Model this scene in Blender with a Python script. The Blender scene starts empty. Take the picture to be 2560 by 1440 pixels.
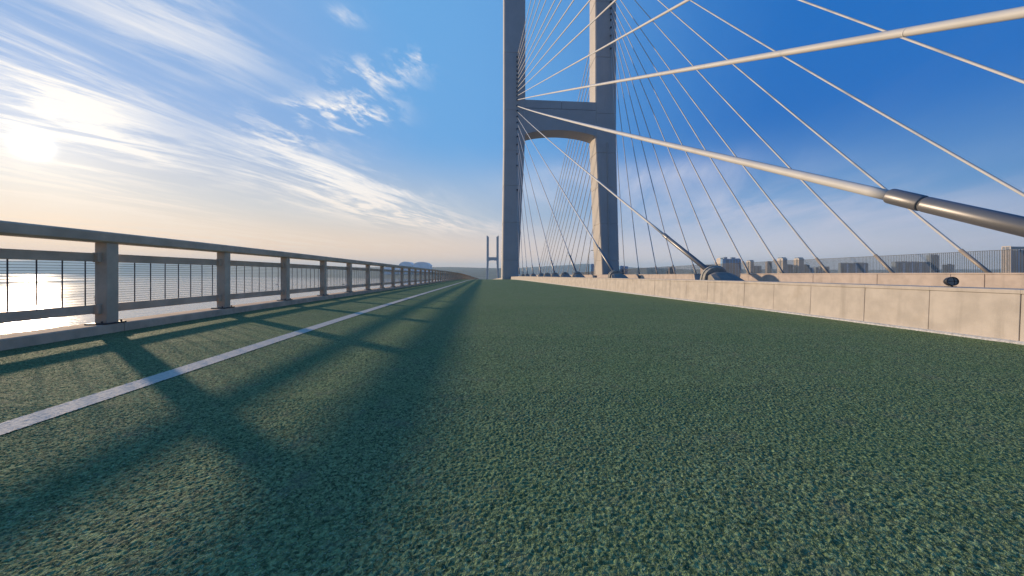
import bpy, math, random
from mathutils import Vector, Matrix
random.seed(7)
SC = bpy.context.scene
COL = SC.collection
R = math.radians

# ------------------------------------------------------------------ camera
cam_d = bpy.data.cameras.new('camera')
cam = bpy.data.objects.new('camera', cam_d); COL.objects.link(cam)
cam_d.sensor_width = 36.0
cam_d.lens = 36.0 * 870 / 2560
cam_d.shift_y = -41 / 2560
cam_d.clip_start = 0.05; cam_d.clip_end = 60000
cam.location = (0, 0, 0.8)
cam.rotation_euler = (R(90), 0, -math.atan(69 / 870))
SC.camera = cam

# ------------------------------------------------------------------ view, sampling
SC.view_settings.view_transform = 'Standard'
SC.view_settings.look = 'None'
SC.view_settings.gamma = 1
SC.view_settings.use_curve_mapping = False
SC.view_settings.exposure = 0.15
SC.render.engine = 'CYCLES'
SC.cycles.use_denoising = True
SC.cycles.max_bounces = 6
SC.cycles.volume_bounces = 0
SC.cycles.sample_clamp_indirect = 6

SUN_AZ, SUN_EL = R(-49.5), R(12.0)
SUNV = Vector((math.cos(SUN_EL) * math.sin(SUN_AZ), math.cos(SUN_EL) * math.cos(SUN_AZ), math.sin(SUN_EL)))

# ------------------------------------------------------------------ shader expression helper
class G:
    def __init__(s, tree): s.t = tree
    def n(s, kind, **kw):
        nd = s.t.nodes.new(kind)
        for k, v in kw.items(): setattr(nd, k, v)
        return nd
    def put(s, sock, v):
        if v is None: return
        if isinstance(v, bpy.types.NodeSocket): s.t.links.new(v, sock)
        else: sock.default_value = v
    def m(s, op, a, b=None, c=None, clamp=False):
        nd = s.n('ShaderNodeMath', operation=op, use_clamp=clamp)
        for i, v in enumerate((a, b, c)): s.put(nd.inputs[i], v)
        return nd.outputs[0]
    def v(s, op, a, b=None):
        nd = s.n('ShaderNodeVectorMath', operation=op)
        s.put(nd.inputs[0], a)
        if b is not None:
            s.put(nd.inputs[3] if op == 'SCALE' else nd.inputs[1], b)
        return nd.outputs[1] if op in ('DOT_PRODUCT', 'LENGTH') else nd.outputs[0]
    def ss(s, x, lo, hi, a=0.0, b=1.0):
        nd = s.n('ShaderNodeMapRange', interpolation_type='SMOOTHSTEP')
        s.put(nd.inputs[0], x)
        for i, q in enumerate((lo, hi, a, b)): s.put(nd.inputs[i + 1], q)
        return nd.outputs[0]
    def mix(s, f, a, b, mode='MIX'):
        nd = s.n('ShaderNodeMix', data_type='RGBA', blend_type=mode)
        s.put(nd.inputs[0], f)
        for i, q in ((6, a), (7, b)):
            if isinstance(q, tuple): q = (*q[:3], 1)
            s.put(nd.inputs[i], q)
        return nd.outputs[2]
    def noise(s, vec, scale, detail=3, rough=.5, dist=0.0, color=False):
        nd = s.n('ShaderNodeTexNoise')
        s.put(nd.inputs['Vector'], vec); nd.inputs['Scale'].default_value = scale
        nd.inputs['Detail'].default_value = detail; nd.inputs['Roughness'].default_value = rough
        nd.inputs['Distortion'].default_value = dist
        return nd.outputs[1 if color else 0]
    def vor(s, vec, scale, feature='F1'):
        nd = s.n('ShaderNodeTexVoronoi', feature=feature)
        s.put(nd.inputs['Vector'], vec); nd.inputs['Scale'].default_value = scale
        return nd.outputs[0]
    def sep(s, vec):
        nd = s.n('ShaderNodeSeparateXYZ'); s.put(nd.inputs[0], vec); return nd.outputs
    def comb(s, x, y, z):
        nd = s.n('ShaderNodeCombineXYZ')
        for i, q in enumerate((x, y, z)): s.put(nd.inputs[i], q)
        return nd.outputs[0]

# ------------------------------------------------------------------ world: evening sky with cirrus
CLOUDS = [
('A',1.00,(-0.716,0.631,0.299),(4.893,6.296,-1.577),(-4.064,0.802,-11.430)),
('A',1.00,(-0.718,0.661,0.217),(4.340,4.974,-0.787),(-4.662,2.959,-24.409)),
('A',0.70,(-0.720,0.681,0.132),(3.267,3.554,-0.506),(-4.868,0.399,-28.733)),
('A',0.50,(-0.570,0.685,0.454),(4.260,4.829,-1.933),(-5.319,2.897,-11.063)),
('A',1.00,(-0.354,0.911,0.211),(3.578,1.630,-1.031),(-4.752,1.937,-16.300)),
('A',0.60,(-0.166,0.976,0.140),(3.906,0.731,-0.460),(-4.967,5.609,-44.961)),
('A',0.45,(-0.615,0.785,0.071),(1.731,1.363,-0.081),(-2.086,2.474,-45.505)),
('B',1.00,(-0.302,0.873,0.383),(12.358,4.270,-0.000),(0.814,10.260,-22.727)),
('B',0.90,(-0.408,0.834,0.371),(16.084,7.876,-0.000),(1.533,19.333,-41.763)),
('B',0.75,(-0.261,0.847,0.463),(9.694,2.464,0.947),(3.417,13.734,-23.202)),
('B',0.60,(-0.180,0.841,0.510),(17.866,4.889,-1.742),(-2.527,28.365,-47.615)),
('B',0.50,(-0.294,0.779,0.553),(25.694,14.914,-7.330),(-13.914,33.932,-55.177)),
('B',0.60,(-0.463,0.831,0.308),(9.953,6.600,-2.820),(-7.465,5.592,-26.280)),
('C',0.70,(0.606,0.783,0.142),(1.927,-1.493,-0.000),(0.167,2.103,-12.319)),
('C',0.60,(0.489,0.836,0.250),(5.111,-3.179,0.642),(4.253,6.738,-30.896)),
('C',0.60,(0.229,0.943,0.241),(6.003,-1.461,-0.000),(0.400,5.045,-20.105)),
]
def make_world():
    w = bpy.data.worlds.new('World'); SC.world = w; w.use_nodes = True
    t = w.node_tree; t.nodes.clear(); g = G(t)
    out = g.n('ShaderNodeOutputWorld'); bg = g.n('ShaderNodeBackground')
    t.links.new(bg.outputs[0], out.inputs[0])
    sky = g.n('ShaderNodeTexSky', sky_type='NISHITA')
    sky.sun_disc = False
    sky.sun_elevation = SUN_EL; sky.sun_rotation = SUN_AZ
    sky.altitude = 40; sky.air_density = 1.0; sky.dust_density = 1.2; sky.ozone_density = 1.5
    d = g.n('ShaderNodeTexCoord').outputs['Generated']
    X, Y, Z = g.sep(d)[:3]
    zc = g.m('MAXIMUM', Z, 0.0)
    s = g.v('DOT_PRODUCT', d, tuple(SUNV))
    # graded sky (values are final radiance x 10: the Background strength is 0.1)
    toward = g.ss(s, 0.15, 0.98)
    deep = g.mix(g.ss(s, 0.0, 0.75), (0.0, 0.132, 0.49), (0.125, 0.36, 0.71))
    deep = g.mix(g.ss(s, 0.74, 1.0), deep, (0.21, 0.38, 0.69))
    mid = g.mix(g.ss(s, -0.9, 0.1), (0.05, 0.18, 0.45), (0.15, 0.35, 0.62))
    mid = g.mix(toward, mid, (0.68, 0.64, 0.58))
    hor = g.mix(g.ss(s, -0.9, 0.1), (0.13, 0.22, 0.40), (0.84, 0.75, 0.74))
    hor = g.mix(g.ss(s, 0.0, 0.95), hor, (1.06, 0.69, 0.41))
    grad = g.mix(g.ss(zc, 0.0, 0.17), hor, mid)
    grad = g.mix(g.ss(zc, 0.07, 0.36), grad, deep)
    base = g.mix(0.95, g.mix(1.0, sky.outputs[0], (0.1, 0.1, 0.1), 'MULTIPLY'), grad)
    # cirrus: streaks lie on a high plane and run towards azimuth 25 degrees
    h = g.m('ADD', zc, 0.06)
    px = g.m('DIVIDE', X, h); py = g.m('DIVIDE', Y, h)
    ca, sa = math.cos(R(25)), math.sin(R(25))
    along = g.m('ADD', g.m('MULTIPLY', px, sa), g.m('MULTIPLY', py, ca))
    across = g.m('SUBTRACT', g.m('MULTIPLY', px, ca), g.m('MULTIPLY', py, sa))
    warp = g.noise(g.comb(g.m('MULTIPLY', along, .35), g.m('MULTIPLY', across, .6), 0.0), 1.0, 2)
    ac2 = g.m('ADD', across, g.m('MULTIPLY', warp, 0.9))
    n1 = g.noise(g.comb(g.m('MULTIPLY', along, .62), g.m('MULTIPLY', ac2, 2.3), 3.1), 1.5, 9, .66, .35)
    n2 = g.noise(g.comb(g.m('MULTIPLY', along, 1.4), g.m('MULTIPLY', ac2, 7.0), 9.7), 1.3, 5, .6, .2)
    n3 = g.noise(g.comb(g.m('MULTIPLY', along, 3.4), g.m('MULTIPLY', across, 6.2), 2.7), 1.25, 7, .64, .35)
    streak = g.m('ADD', g.m('MULTIPLY', g.ss(n1, .42, .61), .85), g.m('MULTIPLY', g.m('MULTIPLY', g.ss(n2, .40, .66), g.ss(n1, .30, .55)), .5))
    puff = g.ss(g.m('ADD', g.m('MULTIPLY', n3, .8), g.m('MULTIPLY', n1, .2)), .45, .63)
    soft = g.ss(g.noise(g.comb(g.m('MULTIPLY', along, .5), g.m('MULTIPLY', across, 1.3), 5.0), 1.1, 6, .58, .4), .28, .72)
    alpha = None
    acc = {'A': None, 'B': None, 'C': None}
    for kind, st, c, t1, t2 in CLOUDS:
        dc = g.v('DOT_PRODUCT', d, c)
        inv = g.m('DIVIDE', 1.0, g.m('MAXIMUM', dc, 0.05))
        u = g.m('MULTIPLY', g.v('DOT_PRODUCT', d, t1), inv)
        v = g.m('MULTIPLY', g.v('DOT_PRODUCT', d, t2), inv)
        r2 = g.m('ADD', g.m('MULTIPLY', u, u), g.m('MULTIPLY', v, v))
        k = g.m('MULTIPLY', g.m('EXPONENT', g.m('MULTIPLY', r2, -1.0)), g.m('GREATER_THAN', dc, 0.05))
        k = g.m('MULTIPLY', k, st)
        acc[kind] = k if acc[kind] is None else g.m('ADD', acc[kind], k)
    aA = g.m('MULTIPLY', acc['A'], g.m('MULTIPLY', streak, 1.2))
    aB = g.m('MULTIPLY', acc['B'], g.m('MULTIPLY', puff, 1.2))
    aC = g.m('MULTIPLY', acc['C'], g.m('ADD', soft, 0.1))
    wisp = g.m('MULTIPLY', g.ss(n1, .5, .75), g.ss(zc, 0.02, 0.14, 0.22, 0.015))
    a = g.m('ADD', g.m('ADD', aA, aB), g.m('ADD', g.m('MULTIPLY', aC, 1.0), wisp), clamp=True)
    ccol = g.mix(g.ss(s, 0.2, 0.95), (0.55, 0.58, 0.72), (0.94, 0.90, 0.86))
    ccol = g.mix(g.ss(zc, 0.26, 0.03), ccol, g.mix(toward, (0.60, 0.58, 0.68), (1.0, 0.80, 0.60)))
    col = g.mix(a, base, ccol)
    # the sun's own glow behind thin cloud
    g1 = g.m('POWER', g.m('MAXIMUM', s, 0.0), 9000.0)
    g2 = g.m('POWER', g.m('MAXIMUM', s, 0.0), 240.0)
    g3 = g.m('POWER', g.m('MAXIMUM', s, 0.0), 28.0)
    glow = g.v('ADD', g.v('SCALE', (1.0, .93, .80), g.m('MULTIPLY', g1, 2.2)), g.v('ADD', g.v('SCALE', (1.0, .86, .62), g.m('MULTIPLY', g2, 0.16)), g.v('SCALE', (1.0, .80, .58), g.m('MULTIPLY', g3, 0.05))))
    col = g.v('ADD', col, glow)
    t.links.new(g.v('SCALE', col, 10.0), bg.inputs[0])
    bg.inputs[1].default_value = 0.1
make_world()

sun_d = bpy.data.lights.new('sun', 'SUN'); sun_d.energy = 4.9; sun_d.angle = R(1.2); sun_d.color = (1.0, 0.77, 0.53)
sun = bpy.data.objects.new('sun', sun_d); COL.objects.link(sun)
sun.rotation_euler = SUNV.to_track_quat('Z', 'Y').to_euler()

# ------------------------------------------------------------------ materials
def mat(name, color, rough=.7, metal=0.0, spec=.4, var=.12, vscale=3.0, bump=0.0, bscale=60, streak=0.0, blotch=None, bdetail=4):
    m = bpy.data.materials.new(name); m.use_nodes = True
    t = m.node_tree; g = G(t); b = t.nodes['Principled BSDF']
    co = g.n('ShaderNodeNewGeometry').outputs['Position']
    n = g.noise(co, vscale, 5, .6)
    dark = tuple(c * (1 - var) for c in color); lite = tuple(min(1, c * (1 + var)) for c in color)
    c = g.mix(g.ss(n, .3, .7), dark, lite)
    if streak:
        x, y, z = g.sep(co)[:3]
        st = g.noise(g.comb(g.m('MULTIPLY', x, 7.0), g.m('MULTIPLY', y, 7.0), g.m('MULTIPLY', z, .5)), 1.0, 4, .6)
        c = g.mix(g.m('MULTIPLY', g.ss(st, .5, .75), streak), c, tuple(q * .62 for q in color))
    if blotch:
        c = g.mix(g.m('MULTIPLY', g.ss(g.noise(co, blotch[0], 6, .65), .55, .72), blotch[1]), c, blotch[2])
    g.put(b.inputs['Base Color'], c)
    b.inputs['Roughness'].default_value = rough; b.inputs['Metallic'].default_value = metal
    b.inputs['Specular IOR Level'].default_value = spec
    if bump:
        bp = g.n('ShaderNodeBump'); bp.inputs['Strength'].default_value = .6; bp.inputs['Distance'].default_value = bump
        g.put(bp.inputs['Height'], g.noise(co, bscale, bdetail)); t.links.new(bp.outputs[0], b.inputs['Normal'])
    return m

M = {}
M['panel'] = mat('barrier_concrete', (.49, .43, .365), .9, spec=.1, var=.10, vscale=4, bump=.002, bscale=90, streak=.5, blotch=(2.2, .3, (.40, .32, .23)))
M['panel2'] = mat('barrier_concrete_warm', (.47, .39, .325), .9, spec=.1, var=.10, vscale=5, bump=.002, bscale=90, streak=.4, blotch=(2.6, .3, (.40, .32, .25)))
M['joint'] = mat('joint_filler', (.20, .165, .13), .95)
M['strip'] = mat('mortar_strip', (.50, .48, .44), .9, var=.25, vscale=30, bump=.004, bscale=70)
M['rail'] = mat('railing_paint', (.62, .46, .31), .7, spec=.12, var=.16, vscale=2.2, bump=.0012, bscale=120, blotch=(5.0, .35, (.40, .30, .22)))
M['kerb'] = mat('kerb_concrete', (.62, .45, .30), .9, spec=.06, var=.15, vscale=4, bump=.003, bscale=70, blotch=(3.5, .4, (.22, .20, .18)))
M['steel'] = mat('dark_steel', (.06, .055, .055), .5, .4)
M['wire'] = mat('mesh_wire', (.07, .068, .07), .6, .3)
M['fwire'] = mat('fence_wire', (.05, .058, .068), .6, .2)
M['white'] = mat('line_paint', (.58, .515, .42), .8, spec=.1, var=.12, vscale=40, bump=.005, bscale=75, blotch=(30, .55, (.34, .35, .30)))
M['cable'] = mat('cable_pipe_white', (.52, .50, .465), .55, spec=.3, var=.05, vscale=.9, blotch=(1.4, .35, (.42, .37, .31)))
M['sleeve'] = mat('sleeve_grey', (.17, .165, .165), .40, .4, .5, var=.07, vscale=2)
M['tansleeve'] = mat('sleeve_tan', (.27, .23, .19), .5, .1)
M['tower'] = mat('tower_concrete', (.46, .42, .37), .85, var=.06, vscale=.22, streak=.2, blotch=(.12, .22, (.40, .35, .29)))
M['towerj'] = mat('tower_seam', (.16, .15, .14), .9)
M['port'] = mat('cable_port', (.08, .08, .085), .7)
M['house'] = mat('anchor_housing', (.23, .21, .18), .75, var=.12, vscale=6, bump=.002)
M['flange'] = mat('anchor_flange', (.33, .31, .26), .7, var=.2, vscale=9)
M['lampb'] = mat('lamp_black', (.03, .03, .032), .35, .2)
M['lampg'] = mat('lamp_glass', (.17, .165, .15), .08, spec=.7)
M['asph'] = mat('asphalt', (.05, .05, .052), .9, bump=.004, bscale=60)
M['deck'] = mat('deck_concrete', (.33, .31, .29), .9)
M['land'] = mat('hill_green', (.055, .075, .05), .95, var=.45, vscale=.012, bump=0)
M['flat'] = mat('shore_flat', (.10, .105, .09), .95, var=.4, vscale=.01)
M['beige'] = mat('tower_block_beige', (.62, .51, .39), .8, var=.06, vscale=.05)
M['brown'] = mat('tower_block_brown', (.34, .28, .23), .8, var=.08, vscale=.05)
M['teal'] = mat('tower_block_teal', (.02, .19, .40), .35, spec=.6, var=.2, vscale=.05)
M['glass'] = mat('window_dark', (.07, .09, .11), .25, spec=.6, var=.2, vscale=.08)
M['slate'] = mat('block_slate', (.15, .20, .25), .6, var=.12, vscale=.06)
M['pale'] = mat('block_pale', (.70, .72, .74), .7, var=.06, vscale=.05)
M['navy'] = mat('block_navy', (.03, .05, .085), .4, spec=.5)
M['hull'] = mat('boat_hull', (.06, .06, .065), .6)
M['buoy'] = mat('buoy_dark', (.09, .05, .03), .6)

def road_mat():
    m = bpy.data.materials.new('green_road'); m.use_nodes = True
    t = m.node_tree; g = G(t); b = t.nodes['Principled BSDF']
    co = g.n('ShaderNodeNewGeometry').outputs['Position']
    n1 = g.noise(co, 70, 3, .6, .8)
    n2 = g.noise(co, 170, 2, .6)
    big = g.noise(co, 1.1, 4, .6); mid = g.noise(co, 6, 5, .65)
    n4 = g.noise(co, 30, 3, .7, .4)
    gr = g.m('ADD', g.m('MULTIPLY', g.ss(n1, .33, .67), .82), g.m('MULTIPLY', g.ss(n4, .34, .66), .18))
    c = g.mix(gr, (.026, .046, .022), (.285, .375, .165))
    c = g.mix(g.m('MULTIPLY', g.ss(n2, .56, .74), .5), c, (.58, .62, .46))
    c = g.mix(g.m('MULTIPLY', g.ss(mid, .52, .70), .55), c, (.18, .19, .115))
    c = g.mix(g.m('MULTIPLY', g.ss(big, .35, .7), .25), c, (.095, .185, .066))
    g.put(b.inputs['Base Color'], c)
    b.inputs['Roughness'].default_value = .8; b.inputs['Specular IOR Level'].default_value = .05
    bp = g.n('ShaderNodeBump'); bp.inputs['Strength'].default_value = .7; bp.inputs['Distance'].default_value = .007
    g.put(bp.inputs['Height'], g.m('ADD', g.ss(n1, .33, .67), g.m('MULTIPLY', n2, .4))); t.links.new(bp.outputs[0], b.inputs['Normal'])
    return m
M['road'] = road_mat()

def sea_mat():
    m = bpy.data.materials.new('sea_water'); m.use_nodes = True
    t = m.node_tree; g = G(t); b = t.nodes['Principled BSDF']
    co = g.n('ShaderNodeNewGeometry').outputs['Position']
    x, y, z = g.sep(co)[:3]
    b.inputs['Base Color'].default_value = (.36, .33, .31, 1)
    b.inputs['Specular IOR Level'].default_value = .45
    st = g.noise(g.comb(g.m('MULTIPLY', x, .0016), g.m('MULTIPLY', y, .0007), 0.0), 1.0, 5, .6, .5)
    g.put(b.inputs['Roughness'], g.ss(st, .35, .65, .05, .12))
    w1 = g.noise(co, .5, 4, .6); w2 = g.noise(co, .06, 5, .65, .4)
    bp = g.n('ShaderNodeBump'); bp.inputs['Strength'].default_value = 1; bp.inputs['Distance'].default_value = .07
    g.put(bp.inputs['Height'], g.m('ADD', g.m('MULTIPLY', w1, 1.0), g.m('MULTIPLY', w2, 9.0)))
    t.links.new(bp.outputs[0], b.inputs['Normal'])
    return m
M['sea'] = sea_mat()

# ------------------------------------------------------------------ mesh builder and scene helpers
class MB:
    def __init__(s): s.v = []; s.f = []
    def hexa(s, p):       # p: 8 points, bottom ring 0-3 (ccw), top ring 4-7
        o = len(s.v); s.v += [tuple(q) for q in p]
        s.f += [(o+3, o+2, o+1, o), (o+4, o+5, o+6, o+7), (o, o+1, o+5, o+4), (o+1, o+2, o+6, o+5), (o+2, o+3, o+7, o+6), (o+3, o, o+4, o+7)]
        return s
    def box(s, x0, x1, y0, y1, z0, z1):
        return s.hexa([(x0,y0,z0),(x1,y0,z0),(x1,y1,z0),(x0,y1,z0),(x0,y0,z1),(x1,y0,z1),(x1,y1,z1),(x0,y1,z1)])
    def loft(s, rings, caps=True, close=True):
        o = len(s.v); k = len(rings[0])
        for r in rings: s.v += [tuple(q) for q in r]
        for i in range(len(rings) - 1):
            for j in range(k if close else k - 1):
                a = o + i*k + j; b_ = o + i*k + (j+1) % k
                s.f.append((a, b_, b_ + k, a + k))
        if caps:
            s.f.append(tuple(o + j for j in reversed(range(k))))
            s.f.append(tuple(o + (len(rings)-1)*k + j for j in range(k)))
        return s
    def tube(s, path, r, n=8, caps=True):
        path = [Vector(p) for p in path]; rings = []
        rr = r if isinstance(r, (list, tuple)) else [r] * len(path)
        for i, p in enumerate(path):
            d = (path[min(i+1, len(path)-1)] - path[max(i-1, 0)]).normalized()
            up = Vector((0, 0, 1)) if abs(d.z) < .95 else Vector((1, 0, 0))
            a = d.cross(up).normalized(); b = a.cross(d)
            rings.append([p + (a * math.cos(2*math.pi*j/n) + b * math.sin(2*math.pi*j/n)) * rr[i] for j in range(n)])
        return s.loft(rings, caps)
    def build(s, name, m, parent=None, smooth=False, bevel=0.0, origin=None):
        me = bpy.data.meshes.new(name)
        c = Vector(origin) if origin is not None else Vector((0, 0, 0))
        if origin is None:
            lo = [min(q[i] for q in s.v) for i in range(3)]; hi = [max(q[i] for q in s.v) for i in range(3)]
            c = Vector(((lo[0]+hi[0])/2, (lo[1]+hi[1])/2, lo[2]))
        me.from_pydata([Vector(q) - c for q in s.v], [], s.f)
        me.update()
        me.materials.append(m)
        if smooth: me.polygons.foreach_set('use_smooth', [True] * len(me.polygons))
        o = bpy.data.objects.new(name, me); COL.objects.link(o)
        o.location = c - (wloc(parent) if parent else Vector((0, 0, 0)))
        if parent: o.parent = parent
        if bevel:
            b = o.modifiers.new('edge', 'BEVEL'); b.width = bevel; b.segments = 2; b.limit_method = 'ANGLE'
        return o
def wloc(o):
    v = Vector((0, 0, 0))
    while o: v += o.location; o = o.parent
    return v
def tag(o, label=None, cat=None, group=None, kind=None):
    if label: o['label'] = label
    if cat: o['category'] = cat
    if group: o['group'] = group
    if kind: o['kind'] = kind
    return o
def thing(name, loc, label, cat, group=None):
    o = bpy.data.objects.new(name, None); COL.objects.link(o); o.location = loc
    o.empty_display_size = .2
    return tag(o, label, cat, group)
def dup(o, parent=None, loc=None, rot=None):
    c = o.copy(); COL.objects.link(c)
    if parent: c.parent = parent
    if loc is not None: c.location = loc
    if rot is not None: c.rotation_euler = rot
    for ch in list(o.children): dup(ch, c)
    return c
ORD = ['first','second','third','fourth','fifth','sixth','seventh','eighth','ninth','tenth','eleventh','twelfth','thirteenth','fourteenth']

# deck level: level near the camera, then falling away over the crest
def zd(Y):
    if Y <= 0: return 0.0
    def f(y):
        return .0112*(math.sqrt((y-6)**2+9)+(y-6))/2 - .0112*(math.sqrt(45)-6)/2 + 1.3e-4*max(0, y-45)**2
    return -(f(Y) if Y < 100 else f(100) + .0255*(Y-100))
def strip(name, m, x0, x1, ys, dz, kind='structure'):
    b = MB(); n = 6
    for i, y in enumerate(ys):
        for j in range(n + 1): b.v.append((x0 + (x1-x0)*j/n, y, zd(y) + dz))
    for i in range(len(ys)-1):
        for j in range(n):
            a = i*(n+1)+j; b.f.append((a, a+1, a+n+2, a+n+1))
    o = b.build(name, m, origin=(0, 0, 0)); o['kind'] = kind
    return o
def frange(a, b, s):
    r = []
    while a < b - 1e-6: r.append(a); a += s
    return r + [b]

# ------------------------------------------------------------------ sea and land
b = MB(); b.v = [(-11000,-4000,-40),(9000,-4000,-40),(9000,11000,-40),(-11000,11000,-40)]; b.f = [(0,1,2,3)]
b.build('sea', M['sea'], origin=(0,0,-40))['kind'] = 'structure'

from mathutils import noise as mnoise
def ridge(name, cols, m, seed, rows=10, rough=.12):
    """cols: list of (foot x, foot y, crest height, depth): land rising from the water's edge to a crest and down behind."""
    bb = MB(); N = 14; pts = []
    for i in range(len(cols)-1):
        for k in range(N):
            u = k / N; pts.append([cols[i][q]*(1-u) + cols[i+1][q]*u for q in range(4)])
    pts.append(list(cols[-1]))
    for (x, y, h, dep) in pts:
        L = math.hypot(x, y); dx, dy = x/L, y/L
        for r in range(rows + 3):
            u = r / rows; q = u * dep
            X, Y = x + dx*q, y + dy*q
            nz = mnoise.fractal(Vector((X*.0009+seed, Y*.0009, seed)), .9, 2.1, 6)
            prof = math.sin(min(u, 1.0) * math.pi/2)**1.4 if u <= 1 else max(0, 1-(u-1)*3)
            z = -40.6 + (h + 41) * prof * (1 + rough*nz*(1 if u > .05 else 0)) + (3 if r > 0 else 0)
            bb.v.append((X, Y, z))
    k = rows + 3
    for i in range(len(pts)-1):
        for r in range(k-1):
            a = i*k + r; bb.f.append((a, a+k, a+k+1, a+1))
    o = bb.build(name, m, smooth=True, origin=(0,0,-40)); o['kind'] = 'structure'
    return o
ridge('far_shore_hills', [(-10400,3000,150,700),(-8600,6900,190,700),(-6500,6700,235,900),(-5200,5400,190,1200),(-3300,4500,165,1400),(-1730,3105,95,1500),(-979,2451,58,1600),(-477,2016,42,1700),(-118,1705,36,1800),(120,1560,34,1900)], M['land'], 3.3)
ridge('inland_hill', [(250,4300,20,700),(480,4300,58,700),(900,4300,95,800),(1270,4300,118,800),(1500,4300,100,800),(1900,4300,60,800),(2600,4200,30,800),(4600,3600,22,800),(7200,2300,26,600)], M['land'], 8.1)
b = MB(); b.v = [(120,1500,-37.5),(420,900,-37.5),(420,-3500,-37.5),(8800,-3500,-37.5),(8800,5200,-37.5),(120,5200,-37.5)]; b.f = [(0,1,2,3,4,5)]
b.build('city_shore', M['flat'], origin=(0,0,-37.5))['kind'] = 'structure'

# ------------------------------------------------------------------ bridge deck, road, painted line
KX, BX = -4.92, 5.95
ysn = frange(-14, 12, .5) + frange(13, 120, 1.0) + frange(130, 420, 10)
import numpy as np
def hashn(ix, iy, seed):
    h = (ix.astype(np.int64) * 374761393 + iy.astype(np.int64) * 668265263 + seed * 1274126177) & 0xffffffff
    h = ((h ^ (h >> 13)) * 1274126177) & 0xffffffff
    return ((h ^ (h >> 16)) & 0xffff) / 65535.0
def vnoise(x, y, freq, seed):
    x = x * freq + 1000; y = y * freq + 1000
    ix = np.floor(x); iy = np.floor(y); fx = x - ix; fy = y - iy
    fx = fx*fx*(3-2*fx); fy = fy*fy*(3-2*fy)
    a = hashn(ix, iy, seed); b = hashn(ix+1, iy, seed); c = hashn(ix, iy+1, seed); d = hashn(ix+1, iy+1, seed)
    return (a*(1-fx)+b*fx)*(1-fy) + (c*(1-fx)+d*fx)*fy
def worley(x, y, freq, seed):
    x = x*freq + 1000; y = y*freq + 1000
    ix = np.floor(x); iy = np.floor(y); best = np.full(x.shape, 9.0); hh = np.zeros(x.shape)
    for dx in (-1, 0, 1):
        for dy in (-1, 0, 1):
            jx = ix+dx; jy = iy+dy
            px = jx + hashn(jx, jy, seed); py = jy + hashn(jx, jy, seed+17)
            d = (px-x)**2 + (py-y)**2; m = d < best
            best = np.where(m, d, best); hh = np.where(m, hashn(jx, jy, seed+31), hh)
    return np.sqrt(best), hh
def grain(X, Y):          # rubbery aggregate: granules of about 1.5 cm of uneven height with pits between them
    d, h = worley(X + .004*(vnoise(X, Y, 90, 5)-.5), Y + .004*(vnoise(X, Y, 90, 6)-.5), 96, 1)
    n = np.clip(1.0 - 1.05*d*d*1.3, 0, 1) * (.45 + .55*h)
    return np.clip(.78*n + .30*vnoise(X, Y, 150, 2)*n + .10*vnoise(X, Y, 24, 3), 0, 1)
def grain_sheet(name, m, x0, x1, y0, y1, step, lift, amp):
    nx = int(round((x1-x0)/step)) + 1; ny = int(round((y1-y0)/step)) + 1
    X, Y = np.meshgrid(np.linspace(x0, x1, nx), np.linspace(y0, y1, ny))
    base = np.interp(Y[:, 0], [y0 + (y1-y0)*k/60 for k in range(61)], [zd(y0 + (y1-y0)*k/60) for k in range(61)])[:, None]
    Z = base + lift + (grain(X, Y) - 1.0) * amp
    # outermost ring sinks a little so neighbouring sheets meet under it
    co = np.stack([X, Y, Z], -1).reshape(-1, 3).astype(np.float32)
    i = np.arange(nx*ny).reshape(ny, nx)
    q = np.stack([i[:-1,:-1], i[:-1,1:], i[1:,1:], i[1:,:-1]], -1).reshape(-1, 4).astype(np.int32)
    me = bpy.data.meshes.new(name)
    me.vertices.add(len(co)); me.vertices.foreach_set('co', co.ravel())
    me.loops.add(q.size); me.loops.foreach_set('vertex_index', q.ravel())
    me.polygons.add(len(q)); me.polygons.foreach_set('loop_start', np.arange(0, q.size, 4, dtype=np.int32)); me.polygons.foreach_set('loop_total', np.full(len(q), 4, dtype=np.int32))
    me.polygons.foreach_set('use_smooth', np.ones(len(q), dtype=bool))
    me.update(); me.validate(); me.materials.append(m)
    o = bpy.data.objects.new(name, me); COL.objects.link(o)
    return o
road = strip('road', M['road'], KX, BX, ysn, -.009)
for (x0, x1, y0, y1, st) in ((-3.0, 4.2, .70, 2.3, .0050), (KX, BX, 2.3, 4.3, .0082), (KX, BX, 4.3, 8.5, .0150)):
    sh = grain_sheet('road_surface', M['road'], x0, x1, y0, y1, st, .0, .0068)
    sh.parent = road; sh['kind'] = 'stuff'
line = strip('white_line', M['white'], -2.55, -2.36, [y for y in ysn if y < .6] , .001)
ln = grain_sheet('line_paint', M['white'], -2.55, -2.36, .5, 9.0, .008, .0035, .0046); ln.parent = line
ln2 = strip('line_paint', M['white'], -2.55, -2.36, frange(9.0, 120, 1.0) + frange(130, 420, 10), .0015); ln2.parent = line; del ln2['kind']
strip('carriageway', M['asph'], 9.0, 31.0, frange(-60, 120, 2), -.05)
b = MB(); ring = []
for y in frange(-60, 120, 4) + frange(140, 1100, 40):
    z = zd(y) - .06
    ring.append([(-5.35,y,z),(-5.35,y,z-.5),(2,y,z-3.2),(30,y,z-3.2),(32.5,y,z-.5),(32.5,y,z)])
b.loft(ring); b.build('bridge_deck', M['deck'], origin=(0,0,0))['kind'] = 'structure'
strip('trough_floor', M['deck'], 6.4, 8.7, frange(-14, 120, 2), .30)

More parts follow.
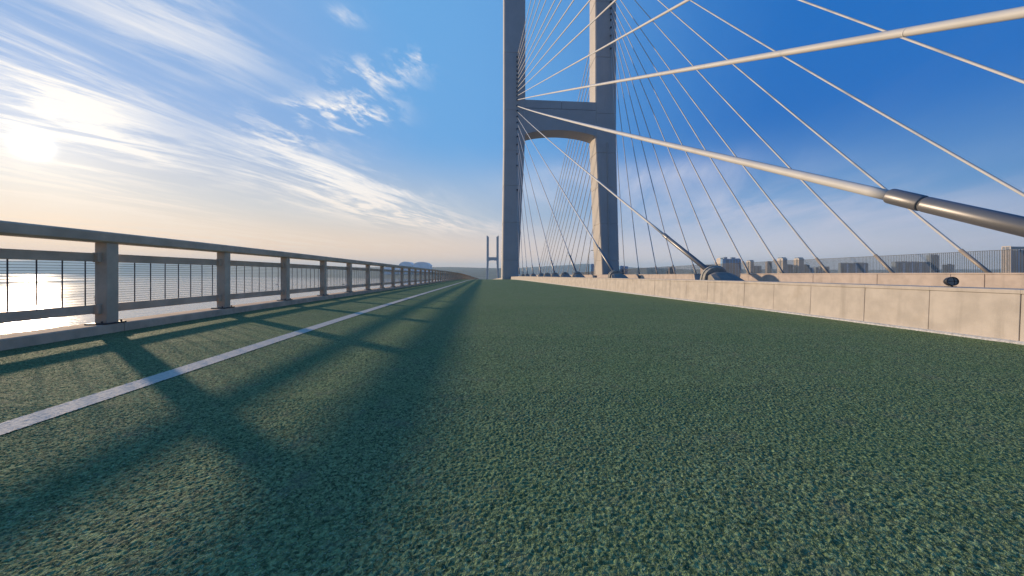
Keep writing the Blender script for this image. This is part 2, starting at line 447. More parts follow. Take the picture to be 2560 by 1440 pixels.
# ------------------------------------------------------------------ kerb with joints, on the water side
kerb = thing('kerb', (-5.1, 5, 0), None, None); kerb['kind'] = 'structure'
P0, PS, PN = 4.99, 2.09, 46
posts = [P0 + PS*i for i in range(-3, PN)]
for i, y in enumerate(posts):
    y0, y1 = y + .19, y + .19 + PS - .008
    pr = []
    for yy in (y0, y1):
        z = zd(yy); pr.append([(-5.3,yy,z-.3),(KX+.012,yy,z-.3),(KX,yy,z+.10),(KX-.015,yy,z+.115),(-5.3,yy,z+.115)])
    MB().loft(pr).build('kerb_block', M['kerb'], kerb)

# ------------------------------------------------------------------ guard railing
rail = thing('guard_railing', (-5.03, 5, 0), 'long grey concrete railing with wire mesh along the water side of the green road', 'railing')
proto = MB().box(-.075,.075,0,.15,.115,1.19).build('post', M['rail'], rail, bevel=.008, origin=(0,0,0))
MB().box(-.13,.11,-.07,.22,.1155,.132).build('base_plate', M['steel'], proto, bevel=.003)
for dy in (-.045, .195):
    MB().tube([(.06,dy,.13),(.06,dy,.158)], .011, 6).build('anchor_bolt', M['steel'], proto)
for z0 in (.255, .935):
    for y0 in (-.045, .15):
        MB().box(-.055,.015,y0,y0+.045,z0-.004,z0+.122).build('bracket', M['rail'], proto, bevel=.004)
proto_mid = MB().box(-.10,-.035,0,PS-.15,.94,1.05).build('mid_rail', M['rail'], rail, bevel=.006, origin=(0,0,0))
proto_low = MB().box(-.10,-.035,0,PS-.15,.26,.375).build('lower_rail', M['rail'], rail, bevel=.006, origin=(0,0,0))
hw = MB()
for k in range(17):
    z = .395 + k*.0325; hw.box(-.0705,-.0665,0,PS-.15,z-.0022,z+.0022)
proto_wire = hw.build('wire_mesh', M['wire'], rail, origin=(0,0,0)); proto_wire['kind'] = 'stuff'
proto_rod = MB().box(-.0665,-.0575,-.0045,.0045,.375,.94).build('vertical_rod', M['wire'], rail, origin=(0,0,0))
vw = MB()
for k in range(8):
    y = .12 + k*.243; vw.box(-.0665,-.0575,y-.0045,y+.0045,.375,.94)
proto_rods = vw.build('vertical_rods', M['wire'], rail, origin=(0,0,0)); proto_rods['kind'] = 'stuff'
first = True
for i, y in enumerate(posts):
    z = zd(y); slope = math.atan2(zd(y+PS) - z, PS)
    L = Vector((0, y - 5, z)); L2 = Vector((0, y + .15 - 5, zd(y+.15)))
    if first: proto.location = L
    else: dup(proto, rail, L)
    for pr in (proto_mid, proto_low, proto_wire):
        if first: pr.location = L2; pr.rotation_euler = (slope,0,0)
        else: dup(pr, rail, L2, (slope,0,0))
    if y < 17:
        for k in range(8):
            yy = y + .15 + .12 + k*.243
            l = Vector((0, yy - 5, zd(yy)))
            if first and k == 0: proto_rod.location = l
            else: dup(proto_rod, rail, l)
    else:
        if not proto_rods.get('placed'): proto_rods.location = L2; proto_rods.rotation_euler = (slope,0,0); proto_rods['placed'] = 1
        else: dup(proto_rods, rail, L2, (slope,0,0))
    first = False
ring = []
for y in frange(posts[0]-.4, posts[-1]+.5, .7):
    z = zd(y)
    ring.append([(-5.135,y,z+1.19),(-4.945,y,z+1.19),(-4.925,y,z+1.21),(-4.925,y,z+1.312),(-4.943,y,z+1.33),(-5.117,y,z+1.33),(-5.135,y,z+1.312)])
MB().loft(ring).build('top_rail', M['rail'], rail)

far = MB(); y = posts[-1] + PS
while y < 420:
    z = zd(y); z2 = zd(y+PS)
    far.box(-5.105, -4.955, y, y+.15, z+.115, z+1.2)
    for x0, x1, a, c in ((-5.13,-5.065,.94,1.05), (-5.13,-5.065,.26,.375), (-5.135,-4.925,1.19,1.33), (-5.3,KX,-.1,.115)):
        far.hexa([(x0,y,z+a),(x1,y,z+a),(x1,y+PS,z2+a),(x0,y+PS,z2+a),(x0,y,z+c),(x1,y,z+c),(x1,y+PS,z2+c),(x0,y+PS,z2+c)])
    y += PS
far.build('far_bays', M['rail'], rail)['kind'] = 'stuff'

# ------------------------------------------------------------------ near concrete barrier (panels, cap, foot strip)
def barrier(name, label, xf, th, h, joints, m, batter, cap, strip_x=None, gaps=()):
    t = thing(name, (xf, 5, 0), label, 'barrier')
    ys = joints
    for a, c in zip(ys[:-1], ys[1:]):
        g0 = .003; a2, c2 = a + g0, c - g0
        sl0 = sl1 = 0.0
        skip = False
        for (ga, gb) in gaps:
            if a >= ga and c <= gb: skip = True
            if abs(c - ga) < .05: sl1 = .30
            if abs(a - gb) < .05: sl0 = .30
        if skip: continue
        jit = random.uniform(-.003, .003)
        z0, z1 = zd(a2), zd(c2); top = h - cap
        p = [(xf+jit,a2+sl0*0,z0-.2),(xf+th,a2,z0-.2),(xf+th,c2,z1-.2),(xf+jit,c2,z1-.2),
             (xf+batter+jit,a2+sl0,z0+top),(xf+th,a2+sl0,z0+top),(xf+th,c2-sl1,z1+top),(xf+batter+jit,c2-sl1,z1+top)]
        MB().hexa(p).build('concrete_panel', m, t, bevel=.004)
        MB().hexa([(xf+batter-.008,a2+sl0-.004,z0+top+.003),(xf+th+.01,a2+sl0-.004,z0+top+.003),(xf+th+.01,c2-sl1+.004,z1+top+.003),(xf+batter-.008,c2-sl1+.004,z1+top+.003),
                   (xf+batter-.008,a2+sl0-.004,z0+h),(xf+th+.01,a2+sl0-.004,z0+h),(xf+th+.01,c2-sl1+.004,z1+h),(xf+batter-.008,c2-sl1+.004,z1+h)]).build('coping', m, t, bevel=.005)
    r = []
    for y in frange(ys[0], ys[-1], 1.0):
        z = zd(y); r.append([(xf+.03+batter*.3,y,z-.1),(xf+th-.03,y,z-.1),(xf+th-.03,y,z+h-cap-.01),(xf+.02+batter,y,z+h-cap-.01)])
    MB().loft([[(xf,y,zd(y)-.1),(xf+th,y,zd(y)-.1),(xf+th,y,zd(y)+h),(xf+batter,y,zd(y)+h)] for y in [ys[-1]+.01] + frange(130, 420, 10)]).build('far_wall', m, t)
    if not gaps: MB().loft(r).build('joint_filler', M['joint'], t)
    if strip_x:
        r = []
        for k, y in enumerate(frange(ys[0], ys[-1], .35)):
            z = zd(y); w = strip_x + random.uniform(-.012, .012)
            r.append([(xf-w,y,z-.02),(xf+.02,y,z-.02),(xf+.006,y,z+.028),(xf-w*.75,y,z+.014)])
        MB().loft(r).build('mortar_strip', M['strip'], t)
    return t
j1 = [-13.0+1.05*i for i in range(14)] + [.75,1.67,2.55,3.43,4.23,5.03,5.94,6.76,7.58,8.91,9.88,10.81,11.82,12.99,14.2,15.51,16.85,18.17]
while j1[-1] < 118: j1.append(j1[-1] + random.uniform(.95, 1.35))
barrier('concrete_barrier', 'low beige concrete wall of upright panels along the right edge of the green road', BX, .5, .6, j1, M['panel'], .035, .05, .055)
j2 = [-12.0+1.6*i for i in range(9)] + [2.2,3.8,5.35,5.79,7.0,7.35,8.5,9.57,10.73,11.4,13.4,15.27,16.59,18.0,21.4]
while j2[-1] < 118: j2.append(j2[-1] + random.uniform(1.3, 1.9))
barrier('inner_barrier', 'second beige concrete wall behind the cable anchors, seen over the near wall', 8.6, .32, .79, j2, M['panel2'], .02, .03, None, gaps=((11.4,13.4),))

# ------------------------------------------------------------------ towers
def tower(Y, z0, dx, label, base, ports=()):
    t = thing('bridge_tower', (17.5+dx, Y+2.5, base), label, 'tower')
    def leg(xo_b, xi_b, xo, xi):
        # outline up the leg: (z, outer x, inner x, depth); thin recessed seams between the casting lifts
        st = [(base, xo_b, xi_b, 6.4)] + [(z0-.6, xo_b, xi_b, 6.3)]
        st += [(z0+29.5, xo, xi-.15*(1 if xi > xo else -1), 5.2), (z0+33, xo, xi, 5.0), (z0+80, xo, xi, 4.8)]
        def at(z):
            for (a, b_) in zip(st[:-1], st[1:]):
                if a[0] <= z <= b_[0]:
                    u = (z-a[0])/(b_[0]-a[0]); return [a[k]*(1-u)+b_[k]*u for k in range(4)]
            return list(st[-1])
        zs = sorted(set([s_[0] for s_ in st])); seams = [z0+3.4, z0+12, z0+20.5, z0+28.6, z0+37.8, z0+51, z0+64]
        lv = [(z, 0) for z in zs]
        for q in seams: lv += [(q-.09, 0), (q-.07, .07), (q+.07, .07), (q+.09, 0)]
        lv.sort(); rings = []
        for z, ins in lv:
            _, a, c, dp = at(z); lo, hi = min(a, c)+dx+ins, max(a, c)+dx-ins; ya, yb = Y+ins, Y+dp-ins; ch = .22
            rings.append([(lo+ch,ya,z),(hi-ch,ya,z),(hi,ya+ch,z),(hi,yb-ch,z),(hi-ch,yb,z),(lo+ch,yb,z),(lo,yb-ch,z),(lo,ya+ch,z)])
        # slanted head: the outer side stands higher
        _, a, c, dp = at(z0+80); lo, hi = min(a, c)+dx, max(a, c)+dx; ya, yb = Y, Y+dp; ch = .22; zo, zi = z0+88, z0+84.5
        zl, zh = (zo, zi) if a < c else (zi, zo)
        rings.append([(lo+ch,ya,zl),(hi-ch,ya,zh),(hi,ya+ch,zh),(hi,yb-ch,zh),(hi-ch,yb,zh),(lo+ch,yb,zl),(lo,yb-ch,zl),(lo,ya+ch,zl)])
        return MB().loft(rings).build('tower_leg', M['tower'], t)
    lg = [leg(4.1, 7.8, 4.5, 9.4), leg(31.7, 27.6, 30.9, 25.9)]
    # crossbeam with an arched soffit, a shallow seam below its top and one upright joint
    xa, xb = 9.3+dx, 26.0+dx; y0, y1 = Y+.12, Y+4.75; n = 20
    def beam(za_f, zb_f, ins, nm, m, x0=xa, x1=xb):
        fr = []
        for k in range(n+1):
            u = k/n; x = x0 + (x1-x0)*u; U = (x-xa)/(xb-xa)
            fr.append([(x,y0+ins,za_f(U)),(x,y1-ins,za_f(U)),(x,y1-ins,zb_f(U)),(x,y0+ins,zb_f(U))])
        return MB().loft(fr).build(nm, m, t)
    arch = lambda u: z0 + 32.4 + 1.25*(1 - (2*u-1)**2)**.8
    beam(arch, lambda u: z0+38.45, 0, 'crossbeam', M['tower'])
    xm = 17.9+dx
    beam(lambda u: z0+38.56, lambda u: z0+40.4, 0, 'crossbeam_cap', M['tower'], xa, xm-.05)
    beam(lambda u: z0+38.56, lambda u: z0+40.4, 0, 'crossbeam_cap', M['tower'], xm+.05, xb)
    beam(lambda u: z0+38.3, lambda u: z0+40.2, .07, 'seam_core', M['towerj'])
    for x, z in ports:
        MB().tube([(x,Y+.3,z+.16),(x,Y-.32,z-.02)], .2, 8).build('cable_port', M['port'], lg[0 if x < 15 else 1])
    MB().tube([(29.2+dx,Y-.16,z0-1),(28.7+dx,Y-.16,z0+31)], .13, 8).build('conduit', M['tower'], lg[1])
    return t

YT, XC, XR = 79.5, 7.5, 29.5
NEAR_UP = [(40.19,-3.75),(41.15,-10.45),(42.01,-17.55),(42.94,-23.05),(43.93,-28.9),(44.85,-36.65),(45.77,-41.45),(46.77,-55.75),(47.78,-71.3),(48.88,-92.95),(49.98,-138.0)]
NEAR_DN = [(38.82,2.35,.26),(37.60,10.40,.29),(36.30,19.0,.1),(34.92,27.3,-.1),(33.46,36.25,.05),(31.70,45.35,.15),(29.90,52.8,.15),(27.73,60.35,.1),(25.07,67.1,.1),(19.51,74.5,.05)]
FAR = [(80.65,7.0,.03),(76.68,12.5,-.75),(74.67,17.7,-.7),(71.36,22.5,-1.0),(68.04,27.25,-1.0),(66.0,31.85,-.4),(63.9,36.3,-.4),(62.4,41.1,-.1),(61.0,46.15,-.3),(59.7,51.55,0),(57.9,57.2,0),(56.0,64.2,0),(53.0,71.1,0)]
ports = [(XC, z) for z, _ in NEAR_UP] + [(XC, z) for z, _, _ in NEAR_DN] + [(XR, z) for z, _, _ in FAR]
tower(YT, 0.0, 0.0, 'huge pale concrete bridge tower of two legs with arched crossbeam right of the road', -40.5, ports)
tower(760, -8.2, 0.3, 'small hazy bridge tower far off at the end of the green road', -40.5)

# ------------------------------------------------------------------ stay cables
def cable_path(x, za, ya, z_end, sag, n=24, yt=YT):
    pts = []
    for k in range(n+1):
        u = k/n; y = yt + (ya-yt)*u; z = za + (z_end-za)*u
        pts.append(Vector((x, y, z - 4*sag*u*(1-u))))
    return pts
def at_y(pts, y):
    for a, c in zip(pts[:-1], pts[1:]):
        if min(a.y, c.y) <= y <= max(a.y, c.y):
            return a.lerp(c, (y-a.y)/(c.y-a.y))
    return pts[-1]
def bumps(pts, r):   # faint bands where lengths of pipe are welded
    path = []; rr = []
    d = (pts[-1]-pts[0]).normalized(); L = (pts[-1]-pts[0]).length
    return pts, r
for i, (z, ya) in enumerate(NEAR_UP):
    t = thing('stay_cable', (XC, ya, .4), 'pale stay cable fixed %s above the crossbeam on the left tower leg' % ORD[i], 'cable', 'near stay cables on the left tower leg')
    p = cable_path(XC, z, ya, .55, -.14 if i == 0 else -.02, 40)
    r = .075 if i == 0 else .053
    MB().tube(p, r, 14).build('cable_pipe', M['cable'], t, smooth=True)
    if i < 3:
        q = (p[0]-p[-1]).normalized()
        for k in range(14):        # weld bands on the nearest lengths
            c = at_y(p, 3.5 + k*1.9*(1+k*.12))
            MB().tube([c-q*.012, c+q*.012], r+.0018, 14).build('weld_band', M['cable'], t, smooth=True)
COLLAR = [5.86, 14.0, 22.4, 30.2, 38.7, 47.2, 54.4, 61.6, 68.0, 75.0]
for i, (z, ya, sag) in enumerate(NEAR_DN):
    t = thing('stay_cable', (XC, ya, zd(ya)+.4), 'dark-sleeved stay cable fixed %s down from the crossbeam top on the left leg' % ORD[i], 'cable', 'near stay cables on the left tower leg')
    p = cable_path(XC, z, ya, .5+zd(ya), sag, 40)
    r = .096 if i == 0 else .052
    yc = COLLAR[i]; rs = .134 if i == 0 else .086
    pc = at_y(p, yc); q = (p[-1]-p[0]).normalized()
    MB().tube([v for v in p if v.y > yc+.05] + [at_y(p, yc)], r, 14).build('cable_pipe', M['cable'], t, smooth=True)
    col = MB().tube([pc-q*.02, pc, pc+q*(.50 if i == 0 else .34), pc+q*(.52 if i == 0 else .355)], [rs*.97, rs*1.02, rs*1.02, rs*.97], 18).build('collar', M['sleeve'], t, smooth=True)
    low = at_y(p, ya+.15)
    L0 = pc + q*(.545 if i == 0 else .375)
    MB().tube([pc+q*(.5 if i == 0 else .33), pc+q*(.56 if i == 0 else .40)], rs*.9, 18).build('sleeve_groove', M['port'], t)
    MB().tube([L0, L0+q*.02, low], [rs*.93, rs*.97, rs*.97], 18).build('sleeve', M['sleeve'], t, smooth=True)
for i, (z, ya, sag) in enumerate(FAR):
    t = thing('stay_cable', (XR, ya, zd(ya)+.3), 'thin stay cable of the right tower leg, %s from the right beyond the wall' % ORD[i], 'cable', 'far stay cables on the right tower leg')
    p = cable_path(XR, z, ya, .35+zd(ya), -sag, 40)
    MB().tube(p, .078, 10).build('cable_pipe', M['cable'], t, smooth=True)
    q = (p[-1]-p[0]).normalized(); e = p[-1]
    k = 2.0/abs(q.z)
    top = at_y(p, e.y + abs(q.y)*k)
    MB().tube([top, e], .112, 10).build('sleeve', M['tansleeve'], t, smooth=True)
for side, X, n in (('right', XR, 14), ('left', XC, 8)):
    for i in range(n):
        ya = YT + 13 + 8.0*i; za = 27 + 3.4*i
        t = MB().tube(cable_path(X, za, ya, zd(ya)+.3, .25, 10, YT+4), .10, 6).build('stay_cable', M['cable'], None, smooth=True, origin=(X, ya, zd(ya)+.3))
        tag(t, 'thin stay cable behind the %s tower leg, %s out from that leg' % (side, ORD[i]), 'cable', 'stay cables beyond the %s tower leg' % side)

# ------------------------------------------------------------------ cable anchor housings in the trough between the two walls
def arch_ring(w, h, y, n=10, base=0.0):
    r = [(-w, y, base)]
    for k in range(n+1):
        a = math.pi*(1 - k/n); r.append((w*math.cos(a), y, max(base, h-w*.8) + w*.8*math.sin(a)))
    return r + [(w, y, base)]
def make_housing(ya, label):
    z = zd(ya) + .30
    t = thing('anchor_housing', (XC, ya, z), label, 'cable anchor', 'cable anchor housings between the walls')
    tr = lambda r, dy=0, sh=0: [(x+XC, y+ya+dy+sh*zz, zz+z) for x, y, zz in r]
    # leaning arched flange, thick enough to show its rim
    MB().loft([tr(arch_ring(.42, .76, .22), 0, -.32), tr(arch_ring(.42, .76, .30), 0, -.32)]).build('flange', M['flange'], t, bevel=.008)
    MB().loft([tr(arch_ring(.40, .735, .21), 0, -.32), tr(arch_ring(.39, .70, .08), 0, -.25)]).build('neck', M['flange'], t)
    # ramp-like hood: upright flanks, slightly domed top sloping down towards the traffic end
    def rg(w, h, y):
        return tr([(-w, y, 0), (-w, y, h*.86), (-w*.6, y, h*.97), (0, y, h), (w*.6, y, h*.97), (w, y, h*.86), (w, y, 0)])
    MB().loft([rg(.30, .46, .0), rg(.36, .54, -.22), rg(.40, .52, -.34), rg(.48, .32, -.66), rg(.54, .05, -1.02)]).build('hood', M['house'], t, bevel=.006)
    return t
HL = ['at the right edge behind the near wall', 'holding the foot of the long dark sleeve right of centre', 'directly in front of the right tower leg foot', 'left of the right tower leg foot', 'fifth', 'sixth', 'seventh', 'eighth', 'ninth', 'tenth']
for i, (z, ya, sag) in enumerate(NEAR_DN[:9]):
    if i == 0: continue
    if i < 4: lab = 'grey arched cable anchor housing ' + HL[i]
    else: lab = 'small dark cable anchor housing, %s back along the near wall' % ORD[i-1]
    make_housing(ya + .35, lab)
for ya, lab in ((32.0, 'dark cable anchor housing without a cable, the nearer of two along the wall'), (41.2, 'dark cable anchor housing without a cable, the farther of two along the wall')):
    make_housing(ya, lab)

# ------------------------------------------------------------------ floodlights on the wall
def floodlight(y, label, big):
    z = zd(y) + .6; x = 6.28
    t = thing('floodlight', (x, y, z), label, 'floodlight', 'round floodlights on the near wall')
    d = Vector((-.42, -.9, .10)).normalized(); k = .62; c = Vector((x, y, z+.072))
    MB().tube([c-d*.085*k, c-d*.075*k, c-d*.03*k, c+d*.03*k, c+d*.045*k], [.05*k,.075*k,.094*k,.098*k,.094*k], 24).build('lamp_body', M['lampb'], t, smooth=True)
    MB().tube([c+d*.0455*k, c+d*.052*k], .083*k, 24).build('lamp_glass', M['lampg'], t)
    e = d.cross(Vector((0,0,1))).normalized(); f = e.cross(d).normalized()
    rim = [[c+d*q*k+(e*math.cos(a*math.pi/12)+f*math.sin(a*math.pi/12))*r*k for a in range(24)] for q, r in ((.040,.098),(.066,.098),(.066,.084),(.050,.084))]
    MB().loft(rim, False).build('lamp_rim', M['lampb'], t)
    MB().tube([c+d*.056*k-e*.083*k, c+d*.056*k+e*.083*k], .0035, 6).build('guard_bar', M['lampb'], t)
    MB().tube([c+d*.056*k+f*.08*k-e*.02*k, c+d*.056*k-e*.03*k, c+d*.056*k-f*.08*k-e*.02*k], .0035, 6).build('guard_bar', M['lampb'], t)
    MB().box(x-.045, x+.045, y-.035, y+.035, z, z+.008).build('base_plate', M['lampb'], t)
    MB().box(x-.018, x+.018, y-.014, y+.014, z+.008, z+.03).build('bracket', M['lampb'], t)
floodlight(4.22, 'round black floodlight with barred glass on top of the wall, at the right', True)
floodlight(13.7, 'small round floodlight on the wall just right of the right tower leg', False)
floodlight(19.2, 'small dark floodlight on the wall in front of the right tower leg', False)

# cabinet behind the gap in the inner wall
t = thing('utility_cabinet', (9.6, 14.3, zd(14.3)), 'narrow tan metal cabinet standing behind the largest visible arched anchor housing', 'cabinet')
MB().box(9.15,9.62,13.9,14.12,zd(14)-.05,zd(14)+1.12).build('cabinet_body', M['brown'], t, bevel=.01)
MB().box(9.12,9.65,13.87,14.15,zd(14)+1.123,zd(14)+1.16).build('cabinet_lid', M['brown'], t)

# ------------------------------------------------------------------ mesh fence on the far edge of the bridge
fx = 31.5
fence = thing('mesh_fence', (fx, 30, zd(30)), 'tall wire mesh fence along the far edge of the bridge, buildings seen through it', 'fence')
ft = lambda y: zd(y) + 2.27
b = MB()
for y in frange(6, 112, .105):
    b.box(fx-.007, fx+.007, y-.007, y+.007, zd(y)+.3, ft(y))
b.build('vertical_rods', M['fwire'], fence)['kind'] = 'stuff'
b = MB()
ysf = frange(6, 112, 6)
for k in range(38):
    h = .32 + k*.051
    for a, c in zip(ysf[:-1], ysf[1:]):
        za, zc_ = zd(a)+h, zd(c)+h; q = .0062
        b.hexa([(fx-.005,a,za-q),(fx+.005,a,za-q),(fx+.005,c,zc_-q),(fx-.005,c,zc_-q),(fx-.005,a,za+q),(fx+.005,a,za+q),(fx+.005,c,zc_+q),(fx-.005,c,zc_+q)])
b.build('wire_mesh', M['fwire'], fence)['kind'] = 'stuff'
MB().loft([[(fx-.02,y,ft(y)-.03),(fx+.02,y,ft(y)-.03),(fx+.02,y,ft(y)),(fx-.02,y,ft(y))] for y in ysf]).build('top_rail', M['fwire'], fence)
MB().loft([[(fx-.15,y,zd(y)-.1),(fx+.15,y,zd(y)-.1),(fx+.15,y,zd(y)+.3),(fx-.15,y,zd(y)+.3)] for y in ysf]).build('plinth', M['deck'], fence)

# ------------------------------------------------------------------ city towers
def block(name, label, x0, x1, Y, dep, ztop, body, strips, roofs, side=None, fins=None, comb=0, group='distant tower blocks'):
    z0 = -38
    t = thing(name, ((x0+x1)/2, Y+dep/2, z0), label, 'building', group)
    MB().box(x0, x1, Y, Y+dep, z0, ztop).build('wall', body, t)
    w = x1-x0
    for (a, c, m) in strips:      # upright window bays on the front
        MB().box(x0+w*a, x0+w*c, Y-.5, Y-.02, z0+6, ztop-3).build('window_bay', m, t)
    if side:
        for (a, c) in side:
            MB().box(x0-.5, x0-.02, Y+dep*a, Y+dep*c, z0+6, ztop-3).build('window_bay', M['glass'], t)
    b = MB(); fl = 3.2; k = 0
    z = z0 + 8
    while z < ztop - 2:
        b.box(x0-.65, x1+.1, Y-.65, Y+dep*.98, z, z+.5); z += fl*2
    o = b.build('floor_band', body, t); o['kind'] = 'stuff'
    for (a, c, h, m) in roofs:
        MB().box(x0+w*a, x0+w*c, Y+dep*.2, Y+dep*.85, ztop, ztop+h).build('roof_box', m, t)
    if comb:
        for k in range(comb):
            xx = x0 + w*(k+.2)/comb
            MB().box(xx, xx+w/comb*.45, Y+.3, Y+dep-.3, ztop, ztop+random.choice((1.5,2.2,3.0))).build('roof_box', body, t)
    return t
G_, D_, T_, S_ = M['glass'], M['navy'], M['teal'], M['slate']
block('tower_block', 'narrow beige tower block left of the blue towers', 927, 944, 1300, 26, 52, M['beige'], [(.25,.75,S_)], [(.1,.9,3,M['beige'])])
block('tower_block', 'wide blue glass tower block with two roof boxes beside the beige one', 898, 973, 1250, 11, 49, T_, [(.0,.04,M['beige']),(.18,.36,D_),(.42,.5,D_),(.55,.68,G_),(.74,.80,D_),(.88,.95,D_)], [(.12,.28,7,S_),(.50,.72,6,M['slate']),(.78,.95,2,T_)])
block('tower_block', 'pale tower block with dark middle groove, just right of the blue towers', 1212, 1230, 1500, 24, 50, M['beige'], [(.15,.85,S_)], [(.0,1.05,4,S_)], [(.35,.6)])
block('tower_block', 'low wide grey block behind the fence right of the blue towers', 1236, 1300, 1540, 15, 28, S_, [(.1,.2,G_),(.4,.5,G_),(.7,.8,G_)], [])
block('tower_block', 'dark brown tower block left of the twin tall ones', 1251, 1274, 1450, 11, 44, M['brown'], [(.2,.45,G_),(.6,.85,G_)], [(.2,.8,3,M['brown'])])
block('tower_block', 'left one of two matching tall beige and slate tower blocks', 1188, 1207, 1300, 27, 54, M['beige'], [(.04,.96,S_)], [(.0,1.0,4,S_)], [(.3,.55)])
block('tower_block', 'lower slate wing between the two matching tall blocks', 1225, 1253, 1320, 11, 29, S_, [(.2,.4,G_),(.6,.8,G_)], [(.3,.6,2,S_)])
block('tower_block', 'right one of two matching tall beige and slate tower blocks', 1258, 1279, 1300, 24, 54, M['beige'], [(.04,.96,S_)], [(.0,1.0,4,S_)], [(.3,.55)])
block('tower_block', 'lower slate wing right of the matching tall blocks', 1299, 1323, 1320, 11, 29, S_, [(.2,.4,G_),(.6,.8,G_)], [(.3,.6,2,S_)])
for k, (a, c, h) in enumerate(((1338,1362,18),(1372,1384,20),(1392,1402,24),(1410,1432,22))):
    block('city_block', ['lowest pale block in the short row right of the tall blocks','thin slate block second in the short row of low blocks','thin dark block third in the short row of low blocks','last slate block in the short row of low blocks'][k], a, c, 1340, 10, h, S_ if k else M['pale'], [(.3,.6,G_)], [])
block('slab_block', 'long comb-roofed slate slab block behind the middle of the mesh fence', 1272, 1381, 1150, 8, 31, S_, [(.06+.155*k,.12+.155*k,M['pale'] if k % 2 else D_) for k in range(6)], [], comb=9)
block('slab_block', 'longest comb-roofed slab block with beige end, beside a taller tower', 1423, 1557, 1100, 12, 34, S_, [(.0,.05,M['beige'])]+[(.1+.12*k,.145+.12*k,M['pale'] if k % 2 else D_) for k in range(7)], [], comb=11)
block('tower_block', 'tall slate tower with sunlit left face at the end of the long slab', 1602, 1636, 1130, 13, 60, S_, [(.2,.4,G_),(.6,.8,G_)], [(.1,.4,3,S_),(.6,.9,3,S_)], [(.4,.6)])
block('tower_block', 'low square block right of the tall slate tower', 1636.6, 1671, 1112, 10, 26, M['brown'], [(.35,.95,S_)], [(.5,.7,2,S_)])
block('city_block', 'tiny low block far off, left of the small dark tower block', 706, 716, 1300, 6, 4, S_, [(.3,.7,G_)], [])
block('tower_block', 'small dark tower block through the fence, above the wall left of the arched anchor', 690, 712, 1250, 9, 17, M['brown'], [(.2,.8,G_)], [(.4,.8,3,M['brown'])])
block('tower_block', 'blue block peeping out right of the right tower leg', 480, 509, 1200, 15, 20, T_, [(.3,.6,D_)], [(.1,.6,1.5,T_)])
block('tower_block', 'narrow blue block beside the left side of the right tower leg', 374, 389, 1200, 16, 26, T_, [(.3,.7,S_)], [(.2,.8,2,T_)])

# near dark building at the right edge
bx0, bx1, by, bd, bt = 1535, 1700, 900, 17, 72
t = thing('office_tower', ((bx0+bx1)/2, by+bd/2, -38), 'dark blue building with tan sunlit end wall at the right edge', 'building')
MB().box(bx0+1, bx1, by+1, by+bd-1, -38, bt-8).build('wall', M['navy'], t)
MB().box(bx0-.2, bx1+2, by-1.5, by+bd+.5, bt-5, bt+2).build('roof_slab', M['navy'], t)
for k in range(14):
    x = bx0+4+k*11; MB().box(x, x+4.5, by+.1, by+.98, -38, bt-9).build('facade_fin', M['slate'] if k % 2 else M['teal'], t)
for y0 in (by-1.2, by+bd*.47, by+bd-1.6):
    MB().box(bx0-.9, bx0-.25, y0, y0+(2.2 if y0 != by+bd*.47 else 1.2), -38, bt+1.8).build('end_pier', M['beige'], t)
MB().box(bx0-.6, bx0+.9, by+.9, by+bd-1.2, -38, bt-7).build('end_wall', M['brown'], t)
MB().box(bx0-.9, bx0-.25, by-1.2, by+bd, bt+1.85, bt+4).build('end_cornice', M['beige'], t)
for k in range(24):
    z = -34 + k*4.1
    for c in range(3):
        if (k*3+c*5) % 7 in (0, 3): continue
        y = by + 2.2 + c*4.4; MB().box(bx0-.75, bx0-.62, y, y+2.2, z, z+1.9).build('window', M['glass'], t)

# hazy round-roofed halls on the far shore
def hall(x0, x1, Y, dep, z0, zt, lab):
    t = thing('shore_hall', ((x0+x1)/2, Y+dep/2, z0), lab, 'building', 'halls on the far shore')
    n = 12; rings = []
    for y in (Y, Y+dep):
        r = [(x0, y, z0)]
        for k in range(n+1):
            u = k/n; r.append((x0+(x1-x0)*u, y, zt - (zt-z0)*.22*abs(2*u-1)**3))
        r.append((x1, y, z0)); rings.append(r)
    MB().loft(rings).build('hall_shell', M['pale'], t)
    MB().box(x0+(x1-x0)*.1, x1-(x1-x0)*.1, Y-2, Y-.1, z0+2, z0+(zt-z0)*.3).build('hall_front', M['pale'], t)
hall(-575, -488, 2400, 120, -30, 68, 'left one of two hazy round-roofed halls beyond the railing')
hall(-484, -372, 2405, 120, -30, 66, 'right one of two hazy round-roofed halls beyond the railing')
hall(-690, -590, 2450, 90, -30, 38, 'lower hazy hall left of the two round-roofed halls')

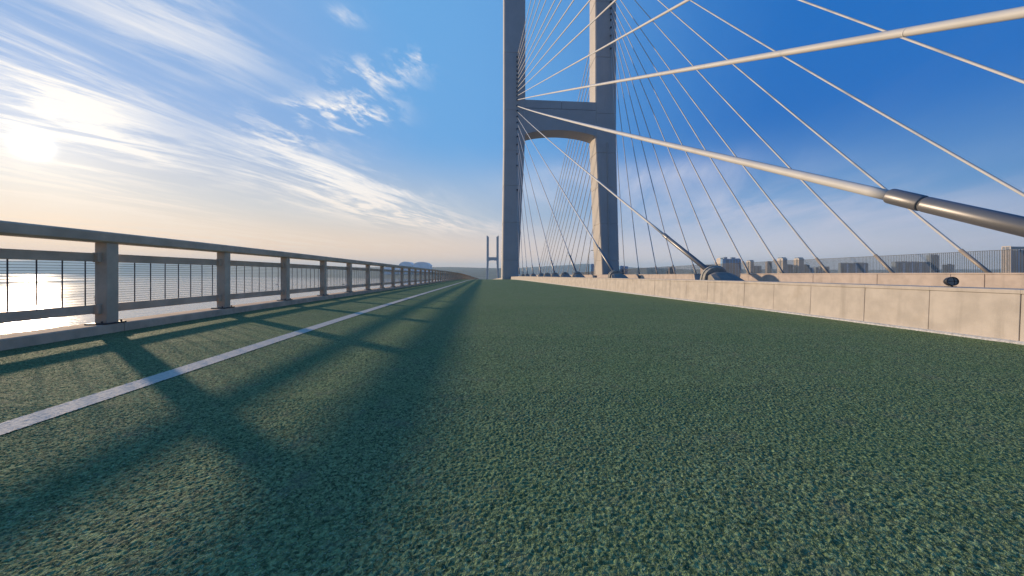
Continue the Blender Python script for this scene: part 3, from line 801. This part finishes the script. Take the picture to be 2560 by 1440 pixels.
# ------------------------------------------------------------------ boats and buoys on the water
def boat(x, y, L, lab, group=None, barge=False):
    t = thing('barge' if barge else 'small_boat', (x, y, -40), lab, 'barge' if barge else 'boat', group)
    w = L*.16; h = L*.05 if barge else L*.16
    MB().loft([[(x-L/2,y-w*.3,-40),(x-L/2,y+w*.3,-40),(x-L/2,y+w*.3,-40+h*1.3),(x-L/2,y-w*.3,-40+h*1.3)],
               [(x-L*.3,y-w,-40),(x-L*.3,y+w,-40),(x-L*.3,y+w,-40+h),(x-L*.3,y-w,-40+h)],
               [(x+L*.5,y-w,-40),(x+L*.5,y+w,-40),(x+L*.5,y+w,-40+h),(x+L*.5,y-w,-40+h)]]).build('hull', M['hull'], t)
    MB().box(x+L*.2, x+L*.4, y-w*.6, y+w*.6, -40+h, -40+h*2.2).build('cabin', M['hull'], t)
boat(-5500, 5180, 130, 'long dark barge far out on the water behind the first railing bay', barge=True)
boat(-723, 1046, 6, 'tiny dark boat on the water behind the third bay of the railing, its left side', 'small boats')
boat(-660, 1165, 7, 'tiny dark boat on the water beside the third tall railing post', 'small boats')
boat(-449, 1148, 7, 'tiny dark boat on the water behind a far bay of the railing', 'small boats')
for k, (x, y) in enumerate(((-620, 606), (-560, 548))):
    t = thing('buoy', (x, y, -40), ['farther dark buoy on the glittering water left of the first post','nearer dark buoy on the glittering water left of the first post'][k], 'buoy', 'buoys on the glitter')
    MB().tube([(x,y,-40.3),(x,y,-39.4),(x,y,-39.2)], [1.1,1.1,.5], 10).build('float', M['buoy'], t)
    MB().tube([(x,y,-39.2),(x,y,-37.8)], .15, 6).build('mast', M['buoy'], t)

# street lamp at the foot of the right leg
t = thing('street_lamp', (26.2, 86, zd(86)), 'thin curved street lamp beside the sunlit face of the right tower leg', 'street lamp')
z = zd(86)
MB().tube([(26.2,86,z),(26.25,86,z+5.6),(26.4,86,z+6.8),(26.8,86,z+7.3),(27.3,86,z+7.3)], [.10,.07,.06,.05,.05], 8).build('pole', M['sleeve'], t, smooth=True)
MB().box(26.9,27.6,85.9,86.1,z+7.2,z+7.32).build('lamp_head', M['sleeve'], t)

# ------------------------------------------------------------------ haze
def haze(density=1.45e-4):
    o = MB().box(-11500, 9500, -4500, 11500, -41.2, 250).build('haze', bpy.data.materials.new('haze'), None, origin=(0,0,0))
    o['kind'] = 'stuff'
    m = o.data.materials[0]; m.use_nodes = True; t = m.node_tree; t.nodes.clear()
    out = t.nodes.new('ShaderNodeOutputMaterial'); v = t.nodes.new('ShaderNodeVolumePrincipled')
    v.inputs['Color'].default_value = (.62, .86, 1.0, 1); v.inputs['Density'].default_value = density
    v.inputs['Anisotropy'].default_value = 0.1
    t.links.new(v.outputs[0], out.inputs['Volume'])
haze()
